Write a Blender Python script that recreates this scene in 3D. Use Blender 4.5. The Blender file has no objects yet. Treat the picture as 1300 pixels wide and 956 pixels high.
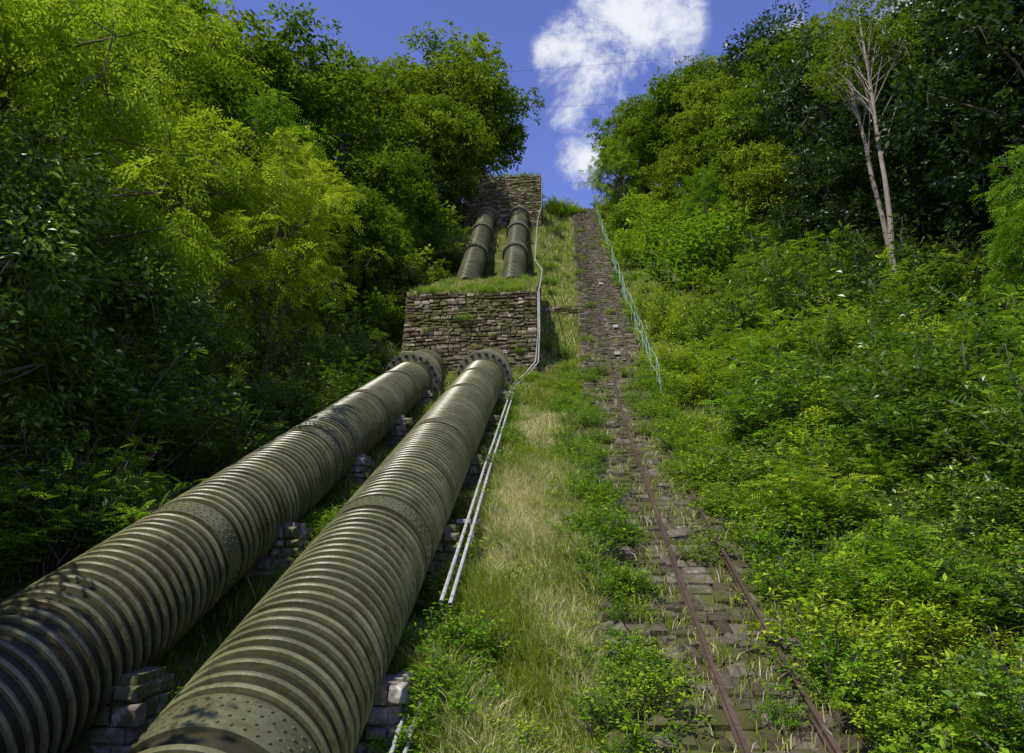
import bpy, math, numpy as np
from mathutils import Vector
rng=np.random.default_rng(7)
sc=bpy.context.scene
sc.view_settings.view_transform='Standard'
sc.view_settings.look='None'
sc.view_settings.exposure=0

# ------------------------------------------------------------ terrain
PY=np.array([-300,-60,-20,0,20,25,28,40,55,66,73,80,100,160,400,900.])
PZ=np.array([-60,-28,-12.4,-4.6,3.2,5.3,6.9,14.5,24.1,31.2,36,38.5,42,46,50,50.])
def prof(y):
    y=np.asarray(y,float)
    return (np.interp(y-1.5,PY,PZ)+np.interp(y,PY,PZ)*2+np.interp(y+1.5,PY,PZ))/4
def sstep(a,b,x):
    t=np.clip((x-a)/(b-a),0,1); return t*t*(3-2*t)
def G(x,y):
    x=np.asarray(x,float); y=np.asarray(y,float)
    z=prof(y)
    z=z+0.26*np.clip(x-4.4,0,35)+0.16*np.clip(-6.8-x,0,35)
    z=z-0.25*sstep(-6.6,-6.0,x)*(1-sstep(-1.6,-0.8,x))*(1-sstep(24,27,y))
    z=z+1.6*sstep(40,52,y)*(1-sstep(64,72,y))*sstep(-12,-8,x)*(1-sstep(-0.6,1.6,x))
    z=z+0.10*np.sin(x*1.7+y*0.6)+0.08*np.sin(y*1.3-x*0.9+1)+0.05*np.sin(x*3.1+y*2.3)
    return z
def TX(y):
    return np.interp(np.asarray(y,float),[-20,8,11,16,20,27,50,90],[1.7,2.0,2.1,2.3,2.45,2.76,3.6,5.0])
def TZ(y):
    y=np.asarray(y,float)
    return prof(y)+0.18+0.35*sstep(20,29,y)

# ------------------------------------------------------------ mesh helpers
def make_obj(name,V,F,mats,midx=None,rnd=None,smooth=None,parent=None):
    V=np.ascontiguousarray(V,dtype=np.float32); F=np.ascontiguousarray(F,dtype=np.int32)
    me=bpy.data.meshes.new(name)
    k=F.shape[1]
    me.vertices.add(len(V)); me.vertices.foreach_set('co',V.ravel())
    me.loops.add(F.size); me.loops.foreach_set('vertex_index',F.ravel())
    me.polygons.add(len(F))
    me.polygons.foreach_set('loop_start',np.arange(0,F.size,k,dtype=np.int32))
    try: me.polygons.foreach_set('loop_total',np.full(len(F),k,dtype=np.int32))
    except Exception: pass
    for m in mats: me.materials.append(m)
    if midx is not None: me.polygons.foreach_set('material_index',np.ascontiguousarray(midx,dtype=np.int32))
    if smooth is None: sm=np.zeros(len(F),dtype=bool)
    elif smooth is True: sm=np.ones(len(F),dtype=bool)
    else: sm=smooth
    me.polygons.foreach_set('use_smooth',sm)
    me.update(calc_edges=True)
    if rnd is not None:
        a=me.attributes.new('rnd','FLOAT','FACE'); a.data.foreach_set('value',np.ascontiguousarray(rnd,dtype=np.float32))
    ob=bpy.data.objects.new(name,me)
    sc.collection.objects.link(ob)
    if parent: ob.parent=parent
    return ob
def empty(name):
    e=bpy.data.objects.new(name,None); sc.collection.objects.link(e); return e
class MB:
    def __init__(s): s.V=[];s.F=[];s.M=[];s.R=[];s.n=0
    def add(s,V,F,m=0,r=None):
        V=np.asarray(V,float);F=np.asarray(F,int)
        s.V.append(V);s.F.append(F+s.n);s.n+=len(V)
        s.M.append(np.full(len(F),m))
        s.R.append(np.full(len(F),rng.random()) if r is None else (np.full(len(F),r) if np.isscalar(r) else r))
    def obj(s,name,mats,smooth=None,parent=None):
        return make_obj(name,np.concatenate(s.V),np.concatenate(s.F),mats,np.concatenate(s.M),np.concatenate(s.R),smooth,parent)
def nrm(a):
    return a/np.maximum(np.linalg.norm(a,axis=-1,keepdims=True),1e-9)
def tri2(Fq):
    Fq=np.asarray(Fq); return np.concatenate([Fq[:,[0,1,2]],Fq[:,[0,2,3]]])
def tube(pts,rad,seg=7):
    pts=np.asarray(pts,float); n=len(pts); rad=np.broadcast_to(rad,(n,))
    t=nrm(np.gradient(pts,axis=0))
    ref=np.where(np.abs(t[:,2:3])>0.9,np.array([[1.,0,0]]),np.array([[0,0,1.]]))
    a=nrm(np.cross(t,ref)); b=np.cross(t,a)
    ang=np.linspace(0,2*np.pi,seg,endpoint=False)
    V=pts[:,None,:]+rad[:,None,None]*(np.cos(ang)[None,:,None]*a[:,None,:]+np.sin(ang)[None,:,None]*b[:,None,:])
    V=V.reshape(-1,3)
    i=np.arange(n-1)[:,None]*seg; j=np.arange(seg)[None,:]; k=(j+1)%seg
    F=np.stack([i+j,i+k,i+seg+k,i+seg+j],-1).reshape(-1,4)
    return V,F
def box(c,ax,ay,az):
    c=np.asarray(c,float);ax,ay,az=[np.asarray(q,float) for q in (ax,ay,az)]
    V=[c+sx*ax+sy*ay+sz*az for sz in(-1,1) for sx,sy in((-1,-1),(1,-1),(1,1),(-1,1))]
    F=[[0,3,2,1],[4,5,6,7],[0,1,5,4],[1,2,6,5],[2,3,7,6],[3,0,4,7]]
    return V,F
def stone(c,u,v,n,w,h,d,jit=0.16):
    c=np.asarray(c,float)
    L=[]
    for lev,(ins,dd) in enumerate(((0.0,-0.08),(0.0,d*0.5),(0.2,d))):
        for sx,sy in((-1,-1),(1,-1),(1,1),(-1,1)):
            a=sx*(w/2-ins*min(w,h)); b=sy*(h/2-ins*min(w,h))
            if lev: a+=rng.normal()*jit*min(w,h)*0.6; b+=rng.normal()*jit*min(w,h)*0.5
            L.append(c+u*a+v*b+n*(dd+(rng.normal()*d*0.18 if lev else 0)))
    F=[]
    for l in(0,4):
        for k in range(4): F.append([l+k,l+(k+1)%4,l+4+(k+1)%4,l+4+k])
    F.append([8,9,10,11])
    return L,F

# ------------------------------------------------------------ materials
def newmat(name):
    m=bpy.data.materials.new(name); m.use_nodes=True
    nt=m.node_tree; nt.nodes.clear()
    return m,nt,nt.nodes,nt.links
def ramp(nd,stops):
    r=nd.new('ShaderNodeValToRGB'); el=r.color_ramp.elements
    while len(el)<len(stops): el.new(0.5)
    for e,(p,c) in zip(el,stops): e.position=p; e.color=(*c,1)
    return r
def noise(nd,lk,vec,scale,detail=4,rough=0.6):
    n=nd.new('ShaderNodeTexNoise'); n.inputs['Scale'].default_value=scale; n.inputs['Detail'].default_value=detail; n.inputs['Roughness'].default_value=rough
    if vec is not None: lk.new(vec,n.inputs['Vector'])
    return n
def mixc(nd,lk,f,a,b,mode='MIX'):
    m=nd.new('ShaderNodeMix'); m.data_type='RGBA'; m.blend_type=mode
    for s,v in((0,f),(6,a),(7,b)):
        if isinstance(v,bpy.types.NodeSocket): lk.new(v,m.inputs[s])
        elif isinstance(v,(int,float)): m.inputs[s].default_value=v
        else: m.inputs[s].default_value=(*v,1)
    return m.outputs[2]
def leafmat(name,stops,trans=0.35,tcol=(0.16,0.24,0.02),hue=0.04,gloss=False):
    m,nt,nd,lk=newmat(name)
    at=nd.new('ShaderNodeAttribute'); at.attribute_name='rnd'
    r=ramp(nd,stops); lk.new(at.outputs['Fac'],r.inputs[0])
    col=r.outputs[0]
    if hue>0:
        oi=nd.new('ShaderNodeObjectInfo')
        hs=nd.new('ShaderNodeHueSaturation'); lk.new(col,hs.inputs['Color'])
        mh=nd.new('ShaderNodeMapRange'); lk.new(oi.outputs['Random'],mh.inputs[0]); mh.inputs[3].default_value=0.5-hue*0.8; mh.inputs[4].default_value=0.5+hue*0.5
        lk.new(mh.outputs[0],hs.inputs['Hue'])
        mv=nd.new('ShaderNodeMapRange'); lk.new(oi.outputs['Random'],mv.inputs[0]); mv.inputs[3].default_value=1.25; mv.inputs[4].default_value=0.75
        lk.new(mv.outputs[0],hs.inputs['Value'])
        col=hs.outputs[0]
    if gloss:
        p=nd.new('ShaderNodeBsdfPrincipled'); lk.new(col,p.inputs['Base Color']); p.inputs['Roughness'].default_value=0.36
        p.inputs['Specular IOR Level'].default_value=0.5
    else:
        p=nd.new('ShaderNodeBsdfDiffuse'); lk.new(col,p.inputs['Color'])
    tr=nd.new('ShaderNodeBsdfTranslucent')
    tc=mixc(nd,lk,0.55,col,tcol); lk.new(tc,tr.inputs[0])
    mx=nd.new('ShaderNodeMixShader'); mx.inputs[0].default_value=trans
    lk.new(p.outputs[0],mx.inputs[1]); lk.new(tr.outputs[0],mx.inputs[2])
    o=nd.new('ShaderNodeOutputMaterial'); lk.new(mx.outputs[0],o.inputs[0])
    return m
M_mid=leafmat('leaf_mid',[(0,(0.040,0.085,0.006)),(0.5,(0.125,0.215,0.012)),(1,(0.29,0.40,0.03))],trans=0.34,tcol=(0.29,0.42,0.015))
M_near=leafmat('leaf_laurel',[(0,(0.035,0.085,0.010)),(0.5,(0.095,0.185,0.016)),(1,(0.22,0.34,0.035))],trans=0.30,tcol=(0.24,0.38,0.015),gloss=True)
M_bright=leafmat('leaf_bright',[(0,(0.12,0.20,0.006)),(0.5,(0.28,0.42,0.018)),(1,(0.50,0.64,0.06))],trans=0.40,tcol=(0.52,0.68,0.02))
M_dark=leafmat('leaf_dark',[(0,(0.014,0.036,0.006)),(0.5,(0.034,0.072,0.009)),(1,(0.085,0.140,0.020))],trans=0.25,tcol=(0.09,0.16,0.01),gloss=True)
M_fresh=leafmat('leaf_fresh',[(0,(0.060,0.145,0.007)),(0.5,(0.165,0.310,0.014)),(1,(0.34,0.50,0.04))],trans=0.38,tcol=(0.33,0.54,0.015))
M_grass=leafmat('grass_blade',[(0,(0.10,0.17,0.010)),(0.45,(0.24,0.31,0.025)),(0.62,(0.38,0.40,0.07)),(0.8,(0.62,0.57,0.27)),(1,(0.78,0.72,0.45))],trans=0.3,tcol=(0.45,0.48,0.10),hue=0.0)

def rockmat(name,stops,bump=0.4,lichen=(0.42,0.40,0.33),moss=(0.075,0.09,0.015),mossamt=0.5,lich=0.5,scale=1.0):
    m,nt,nd,lk=newmat(name)
    at=nd.new('ShaderNodeAttribute'); at.attribute_name='rnd'
    geo=nd.new('ShaderNodeNewGeometry'); P=geo.outputs['Position']
    r=ramp(nd,stops); lk.new(at.outputs['Fac'],r.inputs[0])
    n1=noise(nd,lk,P,9*scale,5,0.7); n2=noise(nd,lk,P,1.6*scale,6,0.72); n3=noise(nd,lk,P,3.6*scale,6,0.75)
    c=mixc(nd,lk,0.85,r.outputs[0],n1.outputs['Fac'],'OVERLAY')
    l=nd.new('ShaderNodeMapRange'); lk.new(n3.outputs[0],l.inputs[0]); l.inputs[1].default_value=0.62-0.1*lich; l.inputs[2].default_value=0.70-0.1*lich
    c=mixc(nd,lk,l.outputs[0],c,lichen)
    g=nd.new('ShaderNodeMapRange'); lk.new(n2.outputs[0],g.inputs[0]); g.inputs[1].default_value=0.60-0.2*mossamt; g.inputs[2].default_value=0.68-0.2*mossamt; g.inputs[4].default_value=0.8
    c=mixc(nd,lk,g.outputs[0],c,moss)
    p=nd.new('ShaderNodeBsdfPrincipled'); lk.new(c,p.inputs['Base Color']); p.inputs['Roughness'].default_value=0.9; p.inputs['Specular IOR Level'].default_value=0.2
    b=nd.new('ShaderNodeBump'); b.inputs['Strength'].default_value=bump; b.inputs['Distance'].default_value=0.03; lk.new(n1.outputs[0],b.inputs['Height']); lk.new(b.outputs[0],p.inputs['Normal'])
    o=nd.new('ShaderNodeOutputMaterial'); lk.new(p.outputs[0],o.inputs[0])
    return m
M_stone=rockmat('rubble_stone',[(0,(0.070,0.052,0.026)),(0.4,(0.14,0.112,0.062)),(0.75,(0.215,0.178,0.108)),(1,(0.37,0.325,0.22))],mossamt=0.70,lich=0.3,bump=0.9,moss=(0.085,0.090,0.018))
M_core=rockmat('mortar_core',[(0,(0.06,0.050,0.030)),(1,(0.10,0.085,0.055))],mossamt=0.6,lich=0.0)
M_track=rockmat('track_stone',[(0,(0.055,0.043,0.026)),(0.5,(0.095,0.078,0.052)),(1,(0.17,0.145,0.105))],mossamt=0.6,lich=0.05,bump=1.0,moss=(0.065,0.072,0.016))
M_pier=rockmat('pier_stone',[(0,(0.12,0.105,0.075)),(1,(0.27,0.24,0.19))],lichen=(0.58,0.56,0.48),mossamt=0.65,lich=0.45,bump=0.8)
M_bark=rockmat('bark',[(0,(0.09,0.07,0.05)),(1,(0.17,0.14,0.11))],mossamt=0.3,lich=0.3,scale=2)
M_palebark=rockmat('pale_bark',[(0,(0.20,0.165,0.125)),(1,(0.32,0.27,0.22))],mossamt=0.1,lich=0.3,scale=2)

def groundmat():
    m,nt,nd,lk=newmat('hillside_soil')
    geo=nd.new('ShaderNodeNewGeometry'); P=geo.outputs['Position']
    a=noise(nd,lk,P,0.6,6,0.65); b=noise(nd,lk,P,7,6,0.7)
    r=ramp(nd,[(0.3,(0.035,0.050,0.010)),(0.5,(0.085,0.110,0.018)),(0.62,(0.15,0.15,0.04)),(0.75,(0.20,0.17,0.07))]); lk.new(a.outputs[0],r.inputs[0])
    c=mixc(nd,lk,0.8,r.outputs[0],b.outputs[0],'OVERLAY')
    p=nd.new('ShaderNodeBsdfPrincipled'); lk.new(c,p.inputs['Base Color']); p.inputs['Roughness'].default_value=0.95; p.inputs['Specular IOR Level'].default_value=0.1
    bp=nd.new('ShaderNodeBump'); bp.inputs['Strength'].default_value=0.8; bp.inputs['Distance'].default_value=0.1; lk.new(b.outputs[0],bp.inputs['Height']); lk.new(bp.outputs[0],p.inputs['Normal'])
    o=nd.new('ShaderNodeOutputMaterial'); lk.new(p.outputs[0],o.inputs[0]); return m
M_ground=groundmat()
def pipemat(name,base,light,rust,rustamt,rough=0.55,fine=0.6,spec=0.35):
    m,nt,nd,lk=newmat(name)
    geo=nd.new('ShaderNodeNewGeometry'); P=geo.outputs['Position']
    at=nd.new('ShaderNodeAttribute'); at.attribute_name='rnd'
    mp=nd.new('ShaderNodeMapping'); mp.inputs['Scale'].default_value=(1,3.0,0.6); lk.new(P,mp.inputs[0])
    a=noise(nd,lk,P,0.9,5,0.65); b=noise(nd,lk,mp.outputs[0],4,6,0.75); c3=noise(nd,lk,P,22,4,0.7)
    r=ramp(nd,[(0.35,base),(0.68,light)]); lk.new(a.outputs[0],r.inputs[0])
    mr=nd.new('ShaderNodeMapRange'); lk.new(b.outputs[0],mr.inputs[0]); mr.inputs[1].default_value=0.60-0.15*rustamt; mr.inputs[2].default_value=0.72-0.1*rustamt; mr.inputs[4].default_value=0.85
    c=mixc(nd,lk,mr.outputs[0],r.outputs[0],rust)
    c=mixc(nd,lk,fine,c,c3.outputs[0],'OVERLAY')
    v=nd.new('ShaderNodeMapRange'); lk.new(at.outputs['Fac'],v.inputs[0]); v.inputs[3].default_value=0.65; v.inputs[4].default_value=1.2
    hs=nd.new('ShaderNodeHueSaturation'); lk.new(c,hs.inputs['Color']); lk.new(v.outputs[0],hs.inputs['Value'])
    p=nd.new('ShaderNodeBsdfPrincipled'); lk.new(hs.outputs[0],p.inputs['Base Color']); p.inputs['Roughness'].default_value=rough; p.inputs['Specular IOR Level'].default_value=spec
    bp=nd.new('ShaderNodeBump'); bp.inputs['Strength'].default_value=0.25; bp.inputs['Distance'].default_value=0.01; lk.new(c3.outputs[0],bp.inputs['Height']); lk.new(bp.outputs[0],p.inputs['Normal'])
    o=nd.new('ShaderNodeOutputMaterial'); lk.new(p.outputs[0],o.inputs[0]); return m
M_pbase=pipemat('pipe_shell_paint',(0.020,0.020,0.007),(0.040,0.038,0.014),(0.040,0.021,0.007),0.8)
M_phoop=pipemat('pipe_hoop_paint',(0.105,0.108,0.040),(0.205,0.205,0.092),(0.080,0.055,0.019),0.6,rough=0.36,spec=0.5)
M_pband=pipemat('pipe_band_paint',(0.080,0.082,0.032),(0.14,0.138,0.062),(0.072,0.050,0.019),0.6,rough=0.40,spec=0.45)
M_flange=pipemat('flange_paint',(0.17,0.165,0.10),(0.29,0.28,0.18),(0.10,0.062,0.03),0.5,rough=0.5)
M_rail=pipemat('rusty_rail',(0.050,0.034,0.024),(0.095,0.068,0.048),(0.075,0.038,0.02),0.7)
M_white=pipemat('conduit_paint',(0.30,0.30,0.27),(0.46,0.46,0.42),(0.16,0.145,0.10),0.6)
M_green=pipemat('railing_paint',(0.16,0.26,0.17),(0.25,0.36,0.25),(0.12,0.10,0.05),0.2)
M_cable=pipemat('cable_black',(0.05,0.05,0.06),(0.07,0.07,0.08),(0.05,0.05,0.05),0)

# ------------------------------------------------------------ ground
def axis(lo,hi,fine0,fine1,fs):
    mid=np.arange(fine0,fine1,fs)
    left=fine0-np.geomspace(1,fine0-lo,26)[::-1]; right=fine1+np.geomspace(1,hi-fine1,26)
    return np.concatenate([left,mid,right])
gx=axis(-600,600,-30,30,0.4); gy=axis(-300,900,-6,90,0.4)
X,Y=np.meshgrid(gx,gy); Z=G(X,Y)
nx,ny=len(gx),len(gy)
i=np.arange(ny-1)[:,None]*nx; j=np.arange(nx-1)[None,:]
F=np.stack([i+j,i+j+1,i+nx+j+1,i+nx+j],-1).reshape(-1,4)
make_obj('ground',np.stack([X,Y,Z],-1).reshape(-1,3),F,[M_ground],smooth=True)

# ------------------------------------------------------------ penstock pipes
SEG=96
def lathe(mb,p0,p1,strips,seg=SEG):
    p0=np.array(p0,float);p1=np.array(p1,float); ax=nrm(p1-p0)
    a=nrm(np.cross(ax,[0,0,1.])); b=np.cross(a,ax)
    ang=np.linspace(0,2*np.pi,seg,endpoint=False)
    ring=np.cos(ang)[:,None]*a+np.sin(ang)[:,None]*b
    j=np.arange(seg);k=(j+1)%seg
    F0=np.stack([j,k,seg+k,seg+j],-1)
    for t0,r0,t1,r1,m,rn in strips:
        V=np.concatenate([p0+ax*t0+ring*r0,p0+ax*t1+ring*r1]); mb.add(V,F0,m,rn)
    return ax,a,b
def rivet(mb,c,n,u,r,h,m,seg=6):
    v=np.cross(n,u); ang=np.linspace(0,2*np.pi,seg,endpoint=False)
    rr=np.cos(ang)[:,None]*u+np.sin(ang)[:,None]*v
    V=np.concatenate([c+rr*r,c+rr*r*0.75+n*h*0.7])
    F=[[q,(q+1)%seg,seg+(q+1)%seg,seg+q] for q in range(seg)]+[[seg,seg+1,seg+2,seg+3],[seg,seg+3,seg+4,seg+5]]
    mb.add(V,F,m,0.5)
def penstock(name,p0,p1,r,bands,hs=0.172,hw=0.054,hh=0.048,seg=SEG,flanges=(),bw=0.38,fR=0.32,collar=False):
    mb=MB(); L=np.linalg.norm(np.array(p1)-np.array(p0))
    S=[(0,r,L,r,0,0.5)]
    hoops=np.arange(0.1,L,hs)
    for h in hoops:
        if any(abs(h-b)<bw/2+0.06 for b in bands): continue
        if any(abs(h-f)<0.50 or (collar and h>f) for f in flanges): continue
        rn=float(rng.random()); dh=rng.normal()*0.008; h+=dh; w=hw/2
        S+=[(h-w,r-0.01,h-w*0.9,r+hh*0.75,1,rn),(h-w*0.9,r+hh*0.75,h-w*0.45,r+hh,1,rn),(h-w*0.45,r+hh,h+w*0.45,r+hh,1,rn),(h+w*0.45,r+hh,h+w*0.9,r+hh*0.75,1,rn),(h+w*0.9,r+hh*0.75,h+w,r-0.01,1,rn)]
    for b in bands:
        S+=[(b-bw/2,r,b-bw/2,r+0.035,2,.5),(b-bw/2,r+0.035,b+bw/2,r+0.035,2,.55),(b+bw/2,r+0.035,b+bw/2,r,2,.5)]
    for f in flanges:
        R=r+fR
        S+=[(f-0.46,r,f-0.46,r+0.06,2,.4),(f-0.46,r+0.06,f-0.2,r+0.06,2,.5),(f-0.2,r+0.06,f+0.34,r+0.06,0,.5)]
        for o in(-0.26,0.12):
            S+=[(f+o,r+0.05,f+o,R,3,.7),(f+o,R,f+o+0.10,R,3,1.0),(f+o+0.10,R,f+o+0.10,r+0.05,3,.3)]
        if collar:
            S+=[(f+0.34,r+0.06,f+0.34,r+0.16,3,.6),(f+0.34,r+0.16,L,r+0.16,2,.6)]
            for o in(0.62,0.95): S+=[(f+o,r+0.16,f+o,r+0.24,3,.7),(f+o,r+0.24,f+o+0.1,r+0.24,3,.8),(f+o+0.1,r+0.24,f+o+0.1,r+0.16,3,.3)]
    ax,a,b_=lathe(mb,p0,p1,S,seg)
    p0=np.array(p0,float)
    for b in bands:
        for o in(-0.13,-0.045,0.045,0.13):
            for q in range(48):
                an=2*np.pi*(q+(0.5 if abs(o)<0.1 else 0))/48; n=np.cos(an)*a+np.sin(an)*b_
                rivet(mb,p0+ax*(b+o)+n*(r+0.034),n,ax,0.016,0.017,2)
    for f in flanges:
        nb=22
        for q in range(nb):
            an=2*np.pi*q/nb; n=np.cos(an)*a+np.sin(an)*b_; tt=np.cross(ax,n)
            V,Fb=box(p0+ax*(f-0.025)+n*(r+fR*0.68),ax*0.33,n*0.024,tt*0.024); mb.add(V,Fb,0,0.9)
            for o in(-0.31,0.265):
                V,Fb=box(p0+ax*(f+o)+n*(r+fR*0.68),ax*0.04,n*0.05,tt*0.05); mb.add(V,Fb,0,1.0)
    M=np.concatenate(mb.M)
    nstrip=len(S)*seg
    sm=np.zeros(len(M),bool); sm[:nstrip]=True
    return mb.obj(name,[M_pbase,M_phoop,M_pband,M_flange],smooth=sm)
def axz(y): return -3.97+0.39*y
sl=math.hypot(1,0.39)
def tY(y,y0=-8): return (y-y0)*sl
RB=[tY(y) for y in(1.6,5.6,9.9,14.9,19.3,22.6)]
LB=[tY(y) for y in(1.2,5.2,9.7,14.2,18.6,22.0)]
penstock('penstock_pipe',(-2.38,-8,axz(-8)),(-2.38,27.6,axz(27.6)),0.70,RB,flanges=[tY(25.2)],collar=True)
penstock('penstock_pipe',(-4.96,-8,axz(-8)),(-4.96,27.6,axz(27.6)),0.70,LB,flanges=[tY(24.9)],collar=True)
for xa,xb in((-4.5,-5.05),(-1.95,-2.3)):
    p0=(xa,36.5,13.5); p1=(xb,55.2,27.25)
    Lh=np.linalg.norm(np.array(p1)-np.array(p0))
    penstock('penstock_pipe',p0,p1,0.66,[],hs=0.30,hw=0.10,hh=0.05,seg=48,flanges=[Lh*0.34,Lh*0.64,Lh*0.93],fR=0.2)

# piers
for px in(-2.38,-4.96):
    for k,yy in enumerate(np.arange(-4.6,26,4.05)):
        mb=MB(); y=yy+0.1*(px<-3)
        zt=axz(y)-0.42; zb=float(G(px,y))-0.6
        for side in(-1,1):
            V,Fb=box((px+side*0.62,y,(zt+zb)/2+0.05),(0.27,0,0),(0,0.27,0),(0,0,(zt-zb)/2+0.12)); mb.add(V,Fb,0,0.3)
        V,Fb=box((px,y,(zt+zb)/2-0.25),(0.86,0,0),(0,0.33,0),(0,0,(zt-zb)/2-0.05)); mb.add(V,Fb,0,0.3)
        u=np.array([1.,0,0]);w=np.array([0,0,1.]);n=np.array([0,-1.,0])
        z=zb
        while z<zt+0.05:
            h=rng.uniform(0.11,0.2); x=-0.9
            while x<0.85:
                ww=rng.uniform(0.16,0.36)
                if not(abs(x+ww/2)<0.45 and z+h>axz(y)-0.75):
                    V,Fb=stone((px+x+ww/2,y-0.30,z+h/2),u,w,n,ww-0.02,h-0.02,0.07,0.1); mb.add(V,Fb)
                x+=ww
            yv=-0.3
            while yv<0.3:
                ww=rng.uniform(0.16,0.3)
                V,Fb=stone((px+0.88,y+yv+ww/2,z+h/2),np.array([0,1.,0]),w,u,ww-0.02,h-0.02,0.05,0.1); mb.add(V,Fb)
                yv+=ww
            z+=h
        mb.obj('stone_pipe_saddle',[M_pier])

# ------------------------------------------------------------ masonry anchor blocks
def masonry(mb,o,u,n,W,z0f,z1f,rows=(0.10,0.20),ws=(0.14,0.46),flare=0.0,quoin=True,dep=(0.03,0.10)):
    w=np.array([0,0,1.]); zmin=min(z0f(0),z0f(W)); zmax=max(z1f(0),z1f(W)); z=zmin
    H=zmax-zmin; r=0
    while z<zmax:
        h=rng.uniform(*rows); x=0.0; h=min(h,zmax-z+0.02)
        fl=1+flare*(1-(z-zmin)/H)
        while x<W-0.02:
            ww=rng.uniform(*ws)
            if quoin and (x==0 or W-(x+ww)<0.2): ww=0.3+0.2*(r%2) if x==0 else W-x
            ww=min(ww,W-x)
            xm=x+ww/2; dz=0.05*math.sin(xm*2.1+z*3)+rng.normal()*0.012
            if z+h*0.5<z1f(xm) and z+h>z0f(xm) and not(z>zmax-0.35 and rng.random()<0.2):
                c=np.array([o[0],o[1],0])+u*(W-(W-xm)*fl)+w*(z+h/2+dz)
                V,Fb=stone(c,u,w,n,ww*fl-rng.uniform(0.008,0.035),(h-rng.uniform(0.008,0.04)),rng.uniform(*dep),0.22); mb.add(V,Fb)
            x+=ww
        z+=h; r+=1
def prism(mb,x0,x1,y0,y1,zb,zt0,zt1,m=1):
    V=[(x0,y0,zb),(x1,y0,zb),(x1,y1,zb),(x0,y1,zb),(x0,y0,zt0),(x1,y0,zt0),(x1,y1,zt1),(x0,y1,zt1)]
    F=[[0,1,5,4],[1,2,6,5],[2,3,7,6],[3,0,4,7]]
    mb.add(V,F,m,0.4)
    n=24; xs=np.linspace(x0,x1,n); ys=np.linspace(y0,y1,n); Xg,Yg=np.meshgrid(xs,ys)
    Zg=zt0+(zt1-zt0)*(Yg-y0)/(y1-y0)+0.06*np.sin(Xg*3)*np.sin(Yg*2.3)*((Yg>y0)&(Yg<y1))
    a=np.arange(n-1)[:,None]*n;b=np.arange(n-1)[None,:]
    mb.add(np.stack([Xg,Yg,Zg],-1).reshape(-1,3),np.stack([a+b,a+b+1,a+n+b+1,a+n+b],-1).reshape(-1,4),2,0.4)
def block(name,x0,x1,y0,y1,zb,zt0,zt1,fl):
    mb=MB(); prism(mb,x0+0.02,x1-0.02,y0+0.03,y1,zb,zt0,zt1)
    top=lambda s:zt0+0.04
    masonry(mb,(x0,y0,0),np.array([1.,0,0]),np.array([0,-1.,0]),x1-x0,lambda s:zb,top,flare=fl)
    sl_=(zt1-zt0)/(y1-y0)
    masonry(mb,(x1-0.02,y0,0),np.array([0,1.,0]),np.array([1.,0,0]),y1-y0,lambda s:zb,lambda s:zt0+sl_*s)
    masonry(mb,(x0,y1,0),np.array([0,-1.,0]),np.array([-1.,0,0]),y1-y0,lambda s:zb,lambda s:zt1-sl_*s)
    return mb.obj(name,[M_stone,M_core,M_ground])
block('stone_anchor_block',-5.75,-0.46,27.2,37.6,4.6,9.85,14.4,0.06)
block('stone_anchor_block',-6.95,-0.46,54.9,62,21.5,30.6,31.3,0.03)
for (xa,xb,y,h) in((-0.35,TX(35)-1.45,35.0,0.55),(-0.35,TX(27.6)-1.45,27.6,0.35)):
    mb=MB(); zc=float(G(0.8,y))
    V,Fb=box(((xa+xb)/2,y+0.25,zc-0.1),((xb-xa)/2,0,0),(0,0.22,0),(0,0,h)); mb.add(V,Fb,1,0.3)
    masonry(mb,(xa,y,0),np.array([1.,0,0]),np.array([0,-1.,0]),float(xb-xa),lambda s:zc-0.4,lambda s:zc+h-0.08)
    x=xa
    while x<xb-0.1:
        ww=min(rng.uniform(0.3,0.6),xb-x)
        V,Fb=stone((x+ww/2,y+0.22,zc+h-0.1),np.array([1.,0,0]),np.array([0,1.,0]),np.array([0,0,1.]),ww-0.02,0.5,0.07); mb.add(V,Fb); x+=ww
    mb.obj('low_stone_wall',[M_stone,M_core])

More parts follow.
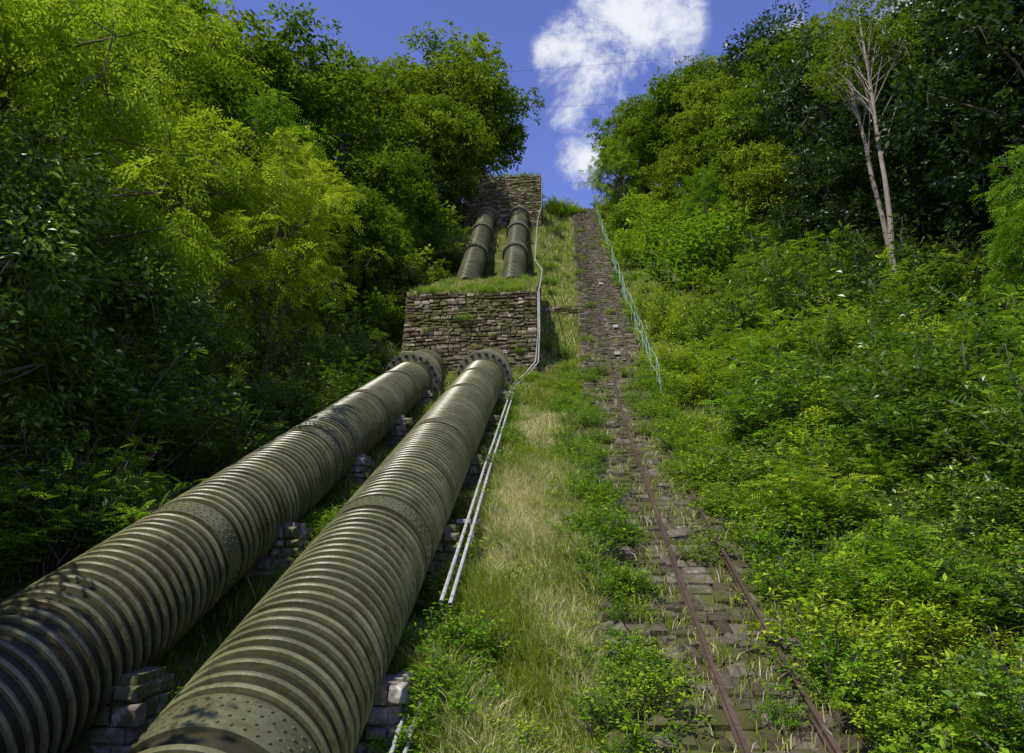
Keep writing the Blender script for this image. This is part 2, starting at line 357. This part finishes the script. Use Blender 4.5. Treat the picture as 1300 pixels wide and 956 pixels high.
# ------------------------------------------------------------ inclined track
mb=MB()
ys=np.arange(-8,76,0.5)
cl=np.stack([TX(ys),ys,TZ(ys)],-1)
L=cl+np.array([-1.42,0,-0.04]);R=cl+np.array([0.9,0,-0.04]);L2=L-np.array([0,0,1.3]);R2=R-np.array([0,0,1.3])
n=len(cl); V=np.concatenate([L,R,L2,R2]); a=np.arange(n-1)
F=np.concatenate([np.stack([a,n+a,n+a+1,a+1],-1),np.stack([2*n+a,a,a+1,2*n+a+1],-1),np.stack([n+a,3*n+a,3*n+a+1,n+a+1],-1)])
mb.add(V,F,1,0.5)
y=-8.0
while y<75:
    dy=rng.uniform(0.20,0.32); z0=float(TZ(y)); z1=float(TZ(y+dy)); xc=float(TX(y+dy/2))
    s=(z1-z0)/dy
    x=-1.45
    while x<0.88:
        ww=rng.uniform(0.12,0.36); ww=min(ww,0.92-x)
        k=0.45 if x+ww/2<-0.45 else 0.85
        v=nrm(np.array([0,1,s*k])); nn=nrm(np.array([0,-s*k,1.]))
        if rng.random()>0.10:
            V,Fb=stone((xc+x+ww/2+rng.normal()*0.02,y+dy/2+rng.normal()*0.015,(z0+z1)/2-0.03+rng.normal()*0.012),np.array([1.,0,0]),v,nn,ww-0.015,dy*math.hypot(1,s*k)-0.015,rng.uniform(0.03,0.07),0.12); mb.add(V,Fb)
        x+=ww
    for c in range(6):
        V,Fb=stone((xc-1.43,y+dy/2,(z0+z1)/2-0.10-0.17*c),np.array([0,-1.,-s])/math.hypot(1,s),np.array([0,0,1.]),np.array([-1.,0,0]),dy*math.hypot(1,s)-0.02,0.155,rng.uniform(0.03,0.09)); mb.add(V,Fb)
    y+=dy
trk=empty('inclined_railway_track')
mb.obj('stone_bed',[M_track,M_core],parent=trk)
mb=MB()
for off in(-0.375,0.375):
    for (w,h0,h1) in((0.040,0.05,0.07),(0.010,0.07,0.11),(0.024,0.11,0.14)):
        P=cl+np.array([off,0,0])
        V=np.concatenate([P+[-w,0,h0],P+[w,0,h0],P+[w,0,h1],P+[-w,0,h1]])
        F=np.concatenate([np.stack([k*n+a,((k+1)%4)*n+a,((k+1)%4)*n+a+1,k*n+a+1],-1) for k in range(4)])
        mb.add(V,F,0,0.7)
mb.obj('rails',[M_rail],parent=trk)
mb=MB()
for y,o in((27.6,-0.05),(31.2,0.15),(39.3,-0.1)):
    V,Fb=box((float(TX(y))+o,y,float(TZ(y))+0.14),(0.11,0,0),(0,0.09,0),(0,0,0.06)); mb.add(V,Fb,0,1.0)
mb.obj('marker_blocks',[M_white],parent=trk)

# railing
mb=MB(); fy=np.arange(22.5,70,1.5)
tops=[]
for y in fy:
    b=np.array([float(TX(y))+1.05+0.02*rng.normal(),y,float(TZ(y))-0.15]); t=b+np.array([rng.normal()*0.03,rng.normal()*0.02,1.2])
    tops.append(t); V,Fb=tube([b,t],0.024,6); mb.add(V,Fb,0,0.6)
tops=np.array(tops)
for d in(0.02,0.6):
    V,Fb=tube(tops-[0,0,d],0.016,6); mb.add(V,Fb,0,0.6)
mb.obj('metal_railing',[M_green])

# conduits
mb=MB()
for dx,dz in((0,0.0),(0.11,-0.03)):
    pts=[(-1.42+dx,yy,axz(yy)-0.45+dz) for yy in(-8,0,7.6)]
    V,Fb=tube(pts,0.022,8); mb.add(V,Fb,0,0.5)
    pts=[(-1.36+dx+0.015*math.sin(yy*2),yy,axz(yy)-0.30+dz+0.025*math.sin(yy)) for yy in(9.2,12,15,17.5,20,22.6,25.3)]+[(-0.9+dx,26.2,axz(26.2)+0.0+dz),(-0.52+dx,26.95,axz(27)+0.35+dz),(-0.40+dx*0.5,27.02,8.2),(-0.40+dx*0.5,27.05,9.85)]
    V,Fb=tube(pts,0.028,8); mb.add(V,Fb,0,0.8)
pts=[(-0.38,27.05,9.8),(-0.3,29,11.1),(-0.3,37.6,15.0),(-0.75,40,16.6),(-0.72,50,24.0),(-0.42,54.6,27.6),(-0.38,54.7,30.4)]
V,Fb=tube(pts,0.030,8); mb.add(V,Fb,0,0.4)
for yy in(-3.5,2.5,12.3,18.4,23.5):
    V,Fb=box((-1.40,yy,axz(yy)-0.44),(0.20,0,0),(0,0.03,0.012),(0,0,0.025)); mb.add(V,Fb,0,0.2)
    V,Fb=box((-1.33,yy,axz(yy)-0.78),(0.03,0,0),(0,0.03,0),(0,0,0.32)); mb.add(V,Fb,0,0.1)
mb.obj('conduit_pipes',[M_white])
for (a_,b_,sag) in(((-40,58,40.5),(60,50,38.5),2.5),((-40,58,43.6),(60,50,44.5),2.8)):
    t=np.linspace(0,1,50)[:,None]; P=np.array(a_)*(1-t)+np.array(b_)*t; P[:,2]-=(4*sag*t*(1-t))[:,0]
    V,Fb=tube(P,0.009,5); mb=MB(); mb.add(V,Fb); mb.obj('overhead_cable',[M_cable])

# ------------------------------------------------------------ foliage
def leaf_tris(P,D,N,ln,wd,fold=0.18):
    D=nrm(D); S=nrm(np.cross(D,N)); N=np.cross(S,D); n=len(P)
    ln=np.broadcast_to(ln,(n,))[:,None]; wd=np.broadcast_to(wd,(n,))[:,None]
    V=np.stack([P,P+D*ln*0.45+S*wd*0.5+N*wd*fold,P+D*ln,P+D*ln*0.45-S*wd*0.5+N*wd*fold],1).reshape(-1,3)
    a=np.arange(n)*4
    F=np.stack([np.stack([a,a+1,a+2],-1),np.stack([a,a+2,a+3],-1)],1).reshape(-1,3)
    return V,F
def fronds(P,D,N,L,pairs,ll,lw,droop=0.35):
    n=len(P); D=nrm(D);S=nrm(np.cross(D,N));N=np.cross(S,D); L=np.broadcast_to(L,(n,))[:,None]
    Ps=[];Ds=[];Ns=[];ls=[]
    for k in range(pairs):
        t=(k+0.8)/(pairs+0.4); c=P+D*L*t-np.array([0,0,1.])*L*droop*t*t
        sc_=1-0.35*abs(t-0.5)
        for s in(-1,1):
            Ps.append(c);Ds.append(D*0.45+S*s-np.array([0,0,0.25]));Ns.append(N+S*s*0.15+rng.normal(size=(n,3))*0.15);ls.append(np.full(n,ll*sc_))
    Ps.append(P+D*L-np.array([0,0,1.])*L*droop);Ds.append(D-np.array([0,0,0.5]));Ns.append(N);ls.append(np.full(n,ll))
    Ps=np.concatenate(Ps);ls=np.concatenate(ls)
    V,F=leaf_tris(Ps,np.concatenate(Ds),np.concatenate(Ns),ls,ls*lw)
    r=np.tile(rng.random(n),2*pairs+1); r=np.clip(r+rng.normal(size=len(r))*0.12,0,1)
    return V,F,np.repeat(r,2)
class VB:
    def __init__(s): s.V=[];s.F=[];s.M=[];s.R=[];s.n=0
    def add(s,V,F,m,r):
        s.V.append(V);s.F.append(F+s.n);s.n+=len(V);s.M.append(np.full(len(F),m));s.R.append(np.broadcast_to(r,(len(F),)))
    def mesh(s,name,mats):
        o=make_obj(name,np.concatenate(s.V),np.concatenate(s.F),mats,np.concatenate(s.M),np.concatenate(s.R)); me=o.data
        bpy.data.objects.remove(o); return me
    def wood(s,pts,rad,seg=6):
        V,F=tube(pts,rad,seg); s.add(V,tri2(F),0,rng.random())
def rdir(n,zb=0.0):
    d=rng.normal(size=(n,3)); d[:,2]+=zb; return nrm(d)
def tree_mesh(name,H,cb,R,lumps,per,ll,lw,mat,mode='leaf',droop=0.3,lr=(0.2,0.34),bark=None,tr=0.022,shell=(0.4,0.98),lean=0.03):
    vb=VB(); bark=bark or M_bark
    k=10; t=np.linspace(0,1,k); wob=np.cumsum(rng.normal(size=(k,2))*lean*H/ k*1.5,0)
    tp=np.stack([wob[:,0],wob[:,1],t*H*0.93],-1); tp[0]=(0,0,-0.6)
    vb.wood(tp,H*tr*(1-0.85*t)+0.015,8)
    cz=H*(cb+1)/2; Rz=H*(1-cb)/2
    d=rdir(lumps,0.1); rho=rng.uniform(*shell,size=lumps)
    C=d*np.array([R,R,Rz])*rho[:,None]; C[:,2]+=cz
    tap=1-0.35*np.clip((C[:,2]-cz)/Rz,0,1); C[:,:2]*=tap[:,None]
    C[:,:2]*=rng.uniform(0.75,1.15,size=(lumps,1))
    for c in C:
        zt=np.clip(c[2]-rng.uniform(0.1,0.35)*H*0.6,0.12*H,0.9*H); f=zt/(0.93*H)
        b=np.array([np.interp(f,t,tp[:,q]) for q in range(3)])
        m=(b+c)/2+np.array([0,0,0.06*H])*rng.uniform(-0.2,1)
        r0=H*tr*(1-0.85*f)*0.45
        vb.wood([b,m,c],[r0,r0*0.6,r0*0.2],5)
        lrad=R*rng.uniform(*lr)
        for q in range(3):
            e=c+rdir(1,0.2)[0]*lrad*0.9; vb.wood([c,(c+e)/2+rng.normal(size=3)*0.05,e],[r0*0.25+0.004,r0*0.15+0.003,0.004],3)
        n=per
        ncl=max(6,n//14); dc=rdir(ncl,0.25); rc=lrad*rng.uniform(0.45,1.08,size=(ncl,1))
        cc=c+dc*rc*np.array([1.1,1.1,0.8])
        idx=rng.integers(0,ncl,n)
        off=rng.normal(size=(n,3))*lrad*0.13
        P=cc[idx]+off
        O=nrm(P-c+rng.normal(size=(n,3))*lrad*0.3)
        D=nrm(O*np.array([1,1,0.3])+rng.normal(size=(n,3))*0.45-np.array([0,0,droop]))
        N=nrm(O*0.65+np.array([0,0,0.75])+rng.normal(size=(n,3))*0.45)
        tone=rng.normal()*0.16
        if mode=='leaf':
            s=ll*rng.uniform(0.7,1.25,size=n); V,F=leaf_tris(P,D,N,s,s*lw)
            r=np.clip(rng.random(ncl)[idx]*0.6+rng.random(n)*0.4+tone,0,1); vb.add(V,F,1,np.repeat(r,2))
        else:
            V,F,r=fronds(P,D,N,ll*rng.uniform(2.2,3.4,size=n),4,ll,lw,0.3); vb.add(V,F,1,np.clip(r+tone,0,1))
    return vb.mesh(name,[bark,mat])
def shrub_mesh(name,H,R,stems,perstem,ll,lw,mat,mode='frond',pairs=5,fl=0.24):
    vb=VB()
    for s in range(stems):
        a=rng.uniform(0,2*np.pi); out=np.array([math.cos(a),math.sin(a),0]); rr=R*math.sqrt(rng.random()); hh=H*rng.uniform(0.45,1.05)*(1-0.35*(rr/R)**2)
        t=np.linspace(0,1,7)[:,None]; b=out*rr*0.35
        pts=b+out*rr*0.8*t**1.5+np.array([0,0,1.])*hh*(t-0.22*t**3*(rr/R))*1.15+rng.normal(size=(7,3))*0.02*H; pts[0,2]=-0.15
        vb.wood(pts,np.linspace(0.012,0.004,7)*H**0.5,3)
        n=perstem; u=rng.random(n)**0.75*0.85+0.15
        P=np.stack([np.interp(u,t[:,0],pts[:,q]) for q in range(3)],-1)
        side=rdir(n,0.0)*np.array([1,1,0.35]); P=P+side*rng.uniform(0,0.12,size=(n,1))*H
        D=nrm(side+np.array([0,0,0.35])); N=nrm(np.array([0,0,1.])+rng.normal(size=(n,3))*0.3)
        if mode=='frond':
            V,F,r=fronds(P,D,N,fl*rng.uniform(0.7,1.2,size=n),pairs,ll,lw); vb.add(V,F,1,r)
        else:
            s_=ll*rng.uniform(0.6,1.3,size=n); V,F=leaf_tris(P,D-np.array([0,0,0.3]),N,s_,s_*lw); vb.add(V,F,1,np.repeat(np.clip(rng.random(n),0,1),2))
    return vb.mesh(name,[M_bark,mat])
T={}
T['chestnut']=[tree_mesh('chestnut_tree',13,0.18,4.6,60,420,0.30,0.5,M_mid,droop=0.5),tree_mesh('chestnut_tree',13,0.15,4.2,52,450,0.29,0.52,M_mid,droop=0.4)]
T['ash']=[tree_mesh('ash_tree',12,0.12,4.0,56,72,0.17,0.38,M_bright,mode='frond',droop=0.4),tree_mesh('ash_tree',12,0.12,3.8,50,76,0.17,0.38,M_fresh,mode='frond',droop=0.4)]
T['dark']=[tree_mesh('walnut_tree',12,0.06,4.3,58,400,0.28,0.42,M_dark,droop=0.4),tree_mesh('walnut_tree',12,0.1,4.0,54,400,0.26,0.5,M_dark,droop=0.2)]
T['near']=[tree_mesh('laurel_tree',8,0.04,3.0,50,400,0.17,0.42,M_near,droop=0.4,lr=(0.24,0.38))]
T['nearash']=[tree_mesh('robinia_tree',9,0.06,3.4,60,110,0.11,0.38,M_bright,mode='frond',droop=0.5)]
T['slender']=[tree_mesh('slender_tree',14,0.60,2.4,30,130,0.14,0.5,M_mid,bark=M_palebark,tr=0.007,lr=(0.22,0.36))]
S={}
S['frond']=[shrub_mesh('robinia_shrub',1.8,1.2,24,30,0.070,0.42,M_fresh) for _ in range(2)]
S['broad']=[shrub_mesh('hazel_shrub',1.7,1.3,32,120,0.095,0.62,M_fresh,mode='leaf') for _ in range(2)]
S['bright']=[shrub_mesh('elder_shrub',1.8,1.3,32,110,0.11,0.45,M_bright,mode='leaf')]
S['mid']=[shrub_mesh('bramble_shrub',1.7,1.3,32,110,0.10,0.55,M_near,mode='leaf')]
S['far']=[shrub_mesh('hazel_shrub',1.8,1.3,26,60,0.15,0.6,M_fresh,mode='leaf'),shrub_mesh('elder_shrub',1.8,1.3,26,60,0.15,0.5,M_bright,mode='leaf'),shrub_mesh('bramble_shrub',1.8,1.3,26,60,0.15,0.5,M_mid,mode='leaf')]
S['darkb']=[shrub_mesh('holly_shrub',1.8,1.3,34,110,0.11,0.42,M_dark,mode='leaf')]
S['herb']=[shrub_mesh('weed_clump',0.6,0.55,26,40,0.06,0.5,M_fresh,mode='leaf') for _ in range(2)]
NAMES={'chestnut':'chestnut_tree','ash':'ash_tree','dark':'walnut_tree','slender':'slender_tree','near':'laurel_tree','nearash':'robinia_tree'}
def put(me,name,x,y,s,sink=0.0,parent=None,sz=None):
    o=bpy.data.objects.new(name,me); sc.collection.objects.link(o)
    o.location=(x,y,float(G(x,y))-sink); o.rotation_euler=(rng.normal()*0.04,rng.normal()*0.04,rng.uniform(0,6.28))
    o.scale=(s,s,s*(sz or rng.uniform(0.9,1.12)))
    if parent: o.parent=parent
    return o
def tree(kind,x,y,h,v=None):
    me=T[kind][rng.integers(len(T[kind])) if v is None else v]; base={'chestnut':13,'ash':12,'dark':12,'slender':14,'near':8,'nearash':9}[kind]
    put(me,NAMES[kind],x,y,h/base,sz=1.0,sink=0.1)
LT=[('near',-9.0,6.5,7),('near',-9.6,10.6,8.0),('nearash',-12.4,13.0,13),('near',-9.6,14.5,6.0),('ash',-10.8,19.0,10.5,0),
 ('ash',-9.9,23.5,8.5,0),('ash',-11,27.5,10.5,0),('chestnut',-9.8,31.5,8),('ash',-9.8,35,7.5,1),('chestnut',-10.8,38.5,10),
 ('chestnut',-9.9,43,9),('dark',-10.5,47,10),('chestnut',-9.9,52,13),('chestnut',-9.3,59,20.5),('chestnut',-7.2,66,18),
 ('chestnut',-14,8.5,14),('ash',-15.5,19,16,0),('chestnut',-15.5,25,15),('ash',-15,31,14,1),('chestnut',-16,38,17),('chestnut',-15,46,17),('chestnut',-15.5,55,18),
 ('chestnut',-21,14,18),('ash',-21,24,19,1),('chestnut',-22,34,20),
 ('near',-8.3,2.4,10),('near',-8.3,-1.8,11.5),('near',-8.0,-5.5,11),('near',-7.9,4.6,6.5)]
RT=[('ash',6.9,61,10.5,1),('chestnut',9.5,63,13.5),('chestnut',12.5,59,14.5),('chestnut',17,58,16.5),('chestnut',13,50,13),('dark',18,51,17),
 ('chestnut',10.8,50,8.5),('ash',10.5,43,7.0,1),('chestnut',14.2,43,12),('chestnut',19,45,16),('chestnut',12.5,37,8),('dark',16.5,36,13),
 ('dark',13.8,30.5,8),('dark',18,30,15),('dark',16.3,25.0,12.5),('dark',21,25,18),('dark',15.5,20,13),('dark',20,18,17),
 ('slender',11.4,22.5,14.5),('slender',13.0,25.2,14.5),('ash',12.5,17,6.0,1)]
for k in LT+RT: tree(*k)
ug=empty('undergrowth')
def shr(kinds,x,y,s,sink=0.1):
    kd=kinds[rng.integers(len(kinds))]; me=S[kd][rng.integers(len(S[kd]))]
    put(me,'shrub',x,y,s,sink,ug)
def scatter(n,xr,yr,kinds,sr,ok=None):
    for _ in range(n):
        x=rng.uniform(*xr); y=rng.uniform(*yr)
        if ok is None or ok(x,y): shr(kinds,x,y,rng.uniform(*sr))
scatter(44,(-9,-6.6),(3,27),['darkb','frond','mid'],(0.6,1.3),lambda x,y:x<-6.7)
scatter(56,(-9.5,-6.6),(26,62),['far','far','darkb'],(0.9,2.0),lambda x,y:x<-7.4)
scatter(20,(-12,-8),(5,60),['mid','darkb','frond'],(1.2,2.4))
scatter(105,(3.3,9.0),(5.5,16),['frond','broad','mid','bright'],(0.4,0.95),lambda x,y:x>3.15+0.06*y)
scatter(40,(6.2,11),(10,24),['frond','frond','mid'],(0.9,1.7),lambda x,y:x>6.0+0.05*(y-10))
scatter(70,(4.3,9.5),(15,34),['broad','frond','bright','mid'],(0.5,1.4),lambda x,y:x>4.3+0.03*(y-16))
scatter(36,(8,13.5),(20,44),['mid','frond','darkb'],(1.2,2.3),lambda x,y:x>7.6+0.06*(y-20))
scatter(56,(6.2,11),(34,68),['far'],(0.9,2.2),lambda x,y:x>6.0+0.03*(y-34))
scatter(26,(4.6,7),(44,72),['far'],(0.6,1.1),lambda x,y:x>TX(y)+1.8)
scatter(22,(-0.2,3.5),(68,78),['far'],(0.5,1.2))
for (x,y,s) in((-1.35,7.2,0.35),(-1.2,10.5,0.3),(0.7,8.0,0.35),(0.85,11.5,0.4),(0.9,15,0.35),(1.0,19,0.4),(-1.1,21,0.3),(0.75,6.3,0.35),(3.0,9.5,0.4),(3.1,12.5,0.45),(3.3,16,0.5),(3.0,7.2,0.4)):
    shr(['frond','broad','mid'],x,y,s,0.03)
wd=empty('weeds')
def herb(n,xr,yr,sr,ok=None):
    for _ in range(n):
        x=rng.uniform(*xr); y=rng.uniform(*yr)
        if ok is None or ok(x,y):
            me=S['herb'][rng.integers(2)]; put(me,'weed_clump',x,y,rng.uniform(*sr),0.05,wd)
herb(70,(-1.1,0.5),(5,27),(0.3,0.8),lambda x,y:abs(x)>0.4 or rng.random()<0.45)
herb(80,(0.3,0.95),(5,30),(0.5,1.2))
herb(140,(2.5,4.4),(5,26),(0.6,1.6),lambda x,y:x>TX(y)+0.65)
herb(40,(-1.1,2.0),(28,70),(0.5,1.1))
herb(50,(4.4,6.5),(25,60),(0.7,1.5))
herb(50,(-6.6,-5.8),(3,27),(0.6,1.3))
herb(50,(-4.1,-3.2),(3,26),(0.4,0.8))
herb(36,(-1.55,-1.0),(4,26),(0.5,1.2))
for _ in range(230):
    y=rng.uniform(5,26) if rng.random()<0.85 else rng.uniform(26,60); x=float(TX(y))+rng.choice([-1.4,-1.0,0.5,0.8,0.95,0.1],p=[.22,.12,.14,.2,.24,.08])+rng.normal()*0.13
    o=put(S['herb'][rng.integers(2)],'weed_clump',x,y,rng.uniform(0.25,0.85),0,wd); o.location.z=float(TZ(y))-0.06
for _ in range(90):
    x=rng.uniform(-5.6,-0.6); y=27.30+10*rng.random()**1.8; o=put(S['herb'][rng.integers(2)],'weed_clump',x,y,rng.uniform(0.3,0.8),0,wd); o.location.z=9.82+(y-27.2)*0.437
for _ in range(40):
    x=rng.uniform(-6.8,-0.6); y=rng.uniform(55.1,60); o=put(S['herb'][rng.integers(2)],'weed_clump',x,y,rng.uniform(0.7,1.5),0,wd); o.location.z=30.6
for (x,z,s) in((-3.3,8.6,0.9),(-1.2,7.3,0.5),(-4.9,8.2,0.4),(-3.6,6.2,0.9),(-2.2,8.0,0.35),(-5.3,7.2,0.4)):
    o=put(S['herb'][0],'weed_clump',x,27.1,s,0,wd); o.location.z=z

# grass
def grass(x,y,h,w,straw,zf=G):
    n=len(x); z=zf(x,y); P=np.stack([x,y,z-0.02],-1)
    a=rng.uniform(0,2*np.pi,n); S_=np.stack([np.cos(a),np.sin(a),np.zeros(n)],-1)
    b=rng.uniform(0,2*np.pi,n); Ld=np.stack([np.cos(b),np.sin(b)-0.4,np.zeros(n)],-1)*rng.uniform(0.1,0.9,n)[:,None]
    h=h[:,None]; w=w[:,None]; up=np.array([0,0,1.])
    V=np.stack([P-S_*w/2,P+S_*w/2,P+up*h*0.6+Ld*h*0.35+S_*w*0.4,P+up*h*0.6+Ld*h*0.35-S_*w*0.4,P+up*h*0.88+Ld*h],1).reshape(-1,3)
    k=np.arange(n)*5
    F=np.stack([np.stack([k,k+1,k+2],-1),np.stack([k,k+2,k+3],-1),np.stack([k+3,k+2,k+4],-1)],1).reshape(-1,3)
    r=np.where(rng.random(n)<straw,rng.uniform(0.62,1.0,n),rng.uniform(0,0.62,n))
    return V,F,np.repeat(r,3)
vb=VB()
def gpatch(n,xr,yr,hr,wr,strawf,tuft=0.0,zf=G,ok=None):
    y=yr[0]+(yr[1]-yr[0])*rng.random(n); x=rng.uniform(*xr,n)
    if tuft: 
        m=max(1,n//22); cx=rng.uniform(*xr,m); cy=rng.uniform(*yr,m); q=rng.integers(0,m,n); x=cx[q]+rng.normal(size=n)*tuft; y=cy[q]+rng.normal(size=n)*tuft
    if ok is not None: k=ok(x,y); x=x[k];y=y[k]
    n=len(x); st=strawf(x,y) if callable(strawf) else strawf
    V,F,r=grass(x,y,rng.uniform(*hr,n)*(0.7+0.5*np.sin(x*2.1+y*1.3)**2),rng.uniform(*wr,n),st,zf); vb.add(V,F,0,r)
def stf(x,y):
    q=np.sin(x*1.9+0.7*y)+np.sin(y*0.9-x*1.1+2)+0.9*np.sin(x*4+y*2.2)
    return np.clip(0.58+0.32*q,0.08,0.95)*np.where((x>-1)&(x<1.6)&(y<22),1.0,0.5)
free=lambda x,y:(x<TX(y)-1.45)|(x>TX(y)+0.95)
nob=lambda x,y:free(x,y)&~((x>-5.8)&(x<-0.4)&(y>27))
gpatch(24000,(-1.6,0.75),(4.5,14),(0.2,0.42),(0.005,0.011),stf,ok=free)
gpatch(38000,(-1.6,0.85),(4.5,16),(0.2,0.52),(0.005,0.011),stf,tuft=0.06,ok=free)
gpatch(34000,(-1.6,1.3),(13,28),(0.15,0.36),(0.010,0.017),stf,ok=free)
gpatch(16000,(-5.8,-1.4),(2,27),(0.12,0.38),(0.008,0.018),0.12)
gpatch(26000,(2.9,7.5),(5,26),(0.2,0.5),(0.010,0.018),0.25,ok=free)
gpatch(34000,(-0.4,9),(26,50),(0.15,0.38),(0.02,0.035),0.35,ok=free)
gpatch(26000,(-8.5,9),(48,76),(0.3,0.5),(0.03,0.05),0.35,ok=free)
gpatch(12000,(-8.5,-0.3),(28,50),(0.3,0.6),(0.03,0.05),0.2,ok=nob)
zt=lambda x,y:9.84+(y-27.2)*0.437
gpatch(16000,(-5.65,-0.5),(27.2,37.6),(0.1,0.34),(0.015,0.03),0.45,zf=zt)
gpatch(5000,(-6.85,-0.5),(55,61),(0.2,0.5),(0.03,0.05),0.45,zf=lambda x,y:30.55+0*x)
zt2=lambda x,y:TZ(y)-0.02
gpatch(14000,(0.7,3.4),(5,30),(0.08,0.26),(0.008,0.016),0.3,tuft=0.10,zf=zt2,ok=lambda x,y:~free(x,y))
make_obj('meadow_grass',np.concatenate(vb.V),np.concatenate(vb.F),[M_grass],None,np.concatenate(vb.R))

# ------------------------------------------------------------ sky and sun
EL,AZ=math.radians(54),math.radians(217)
w=bpy.data.worlds.new('World'); sc.world=w; w.use_nodes=True; nt=w.node_tree; nd=nt.nodes; lk=nt.links; nd.clear()
try: w.cycles.sampling_method='NONE'
except Exception as e: print(e)
sky=nd.new('ShaderNodeTexSky'); sky.sky_type='NISHITA'; sky.sun_disc=False; sky.sun_elevation=EL; sky.sun_rotation=AZ; sky.altitude=600; sky.dust_density=0.2; sky.ozone_density=3.5
tint=mixc(nd,lk,1.0,sky.outputs[0],(1.25,1.06,1.55),'MULTIPLY')
bg=nd.new('ShaderNodeBackground'); lk.new(tint,bg.inputs[0]); bg.inputs[1].default_value=0.14
tc=nd.new('ShaderNodeTexCoord'); D=tc.outputs['Generated']
n1=noise(nd,lk,D,11,8,0.68); n1.inputs['Distortion'].default_value=0.25
mask=None
for c,rad,amp in(((0.120,0.760,0.640),0.105,0.95),((0.055,0.795,0.605),0.090,0.90),((0.030,0.83,0.56),0.045,0.75),((0.050,0.863,0.503),0.052,1.05),((0.467,0.675,0.568),0.15,1.0),((0.30,0.74,0.60),0.05,0.5),((-0.5,0.2,0.8),0.4,0.8)):
    v=nd.new('ShaderNodeVectorMath'); v.operation='DISTANCE'; lk.new(D,v.inputs[0]); v.inputs[1].default_value=c
    m=nd.new('ShaderNodeMapRange'); lk.new(v.outputs['Value'],m.inputs[0]); m.inputs[1].default_value=0; m.inputs[2].default_value=rad; m.inputs[3].default_value=amp; m.inputs[4].default_value=0
    if mask is None: mask=m.outputs[0]
    else:
        x=nd.new('ShaderNodeMath'); x.operation='MAXIMUM'; lk.new(mask,x.inputs[0]); lk.new(m.outputs[0],x.inputs[1]); mask=x.outputs[0]
s1=nd.new('ShaderNodeMath'); s1.operation='MULTIPLY_ADD'; lk.new(n1.outputs[0],s1.inputs[0]); s1.inputs[1].default_value=3.2; s1.inputs[2].default_value=-1.6
s2=nd.new('ShaderNodeMath'); s2.operation='ADD'; lk.new(s1.outputs[0],s2.inputs[0]); lk.new(mask,s2.inputs[1])
cut=nd.new('ShaderNodeMath'); cut.operation='MULTIPLY'; lk.new(s2.outputs[0],cut.inputs[0])
gt=nd.new('ShaderNodeMapRange'); lk.new(mask,gt.inputs[0]); gt.inputs[1].default_value=0.0; gt.inputs[2].default_value=0.25; lk.new(gt.outputs[0],cut.inputs[1])
cm=nd.new('ShaderNodeMapRange'); cm.interpolation_type='SMOOTHSTEP'; lk.new(cut.outputs[0],cm.inputs[0]); cm.inputs[1].default_value=0.10; cm.inputs[2].default_value=1.05; cm.inputs[4].default_value=0.93
bc=nd.new('ShaderNodeBackground'); bc.inputs[0].default_value=(0.93,0.95,1,1); bc.inputs[1].default_value=0.98
mx=nd.new('ShaderNodeMixShader'); lk.new(cm.outputs[0],mx.inputs[0]); lk.new(bg.outputs[0],mx.inputs[1]); lk.new(bc.outputs[0],mx.inputs[2])
o=nd.new('ShaderNodeOutputWorld'); lk.new(mx.outputs[0],o.inputs[0])
ld=bpy.data.lights.new('sun','SUN'); ld.energy=5.0; ld.angle=math.radians(0.5); ld.color=(1,0.96,0.86)
so=bpy.data.objects.new('sun',ld); sc.collection.objects.link(so)
tos=Vector((math.cos(EL)*math.sin(AZ),math.cos(EL)*math.cos(AZ),math.sin(EL)))
so.rotation_euler=tos.to_track_quat('Z','Y').to_euler(); so.location=tos*100

# ------------------------------------------------------------ camera
cd=bpy.data.cameras.new('camera'); cd.sensor_width=36; cd.lens=36*900/1300; cd.shift_y=-0.0342; cd.clip_end=3000; cd.clip_start=0.1
co=bpy.data.objects.new('camera',cd); sc.collection.objects.link(co)
co.location=(0,0,0); co.rotation_euler=(math.radians(106),0,math.radians(3.07))
sc.camera=co
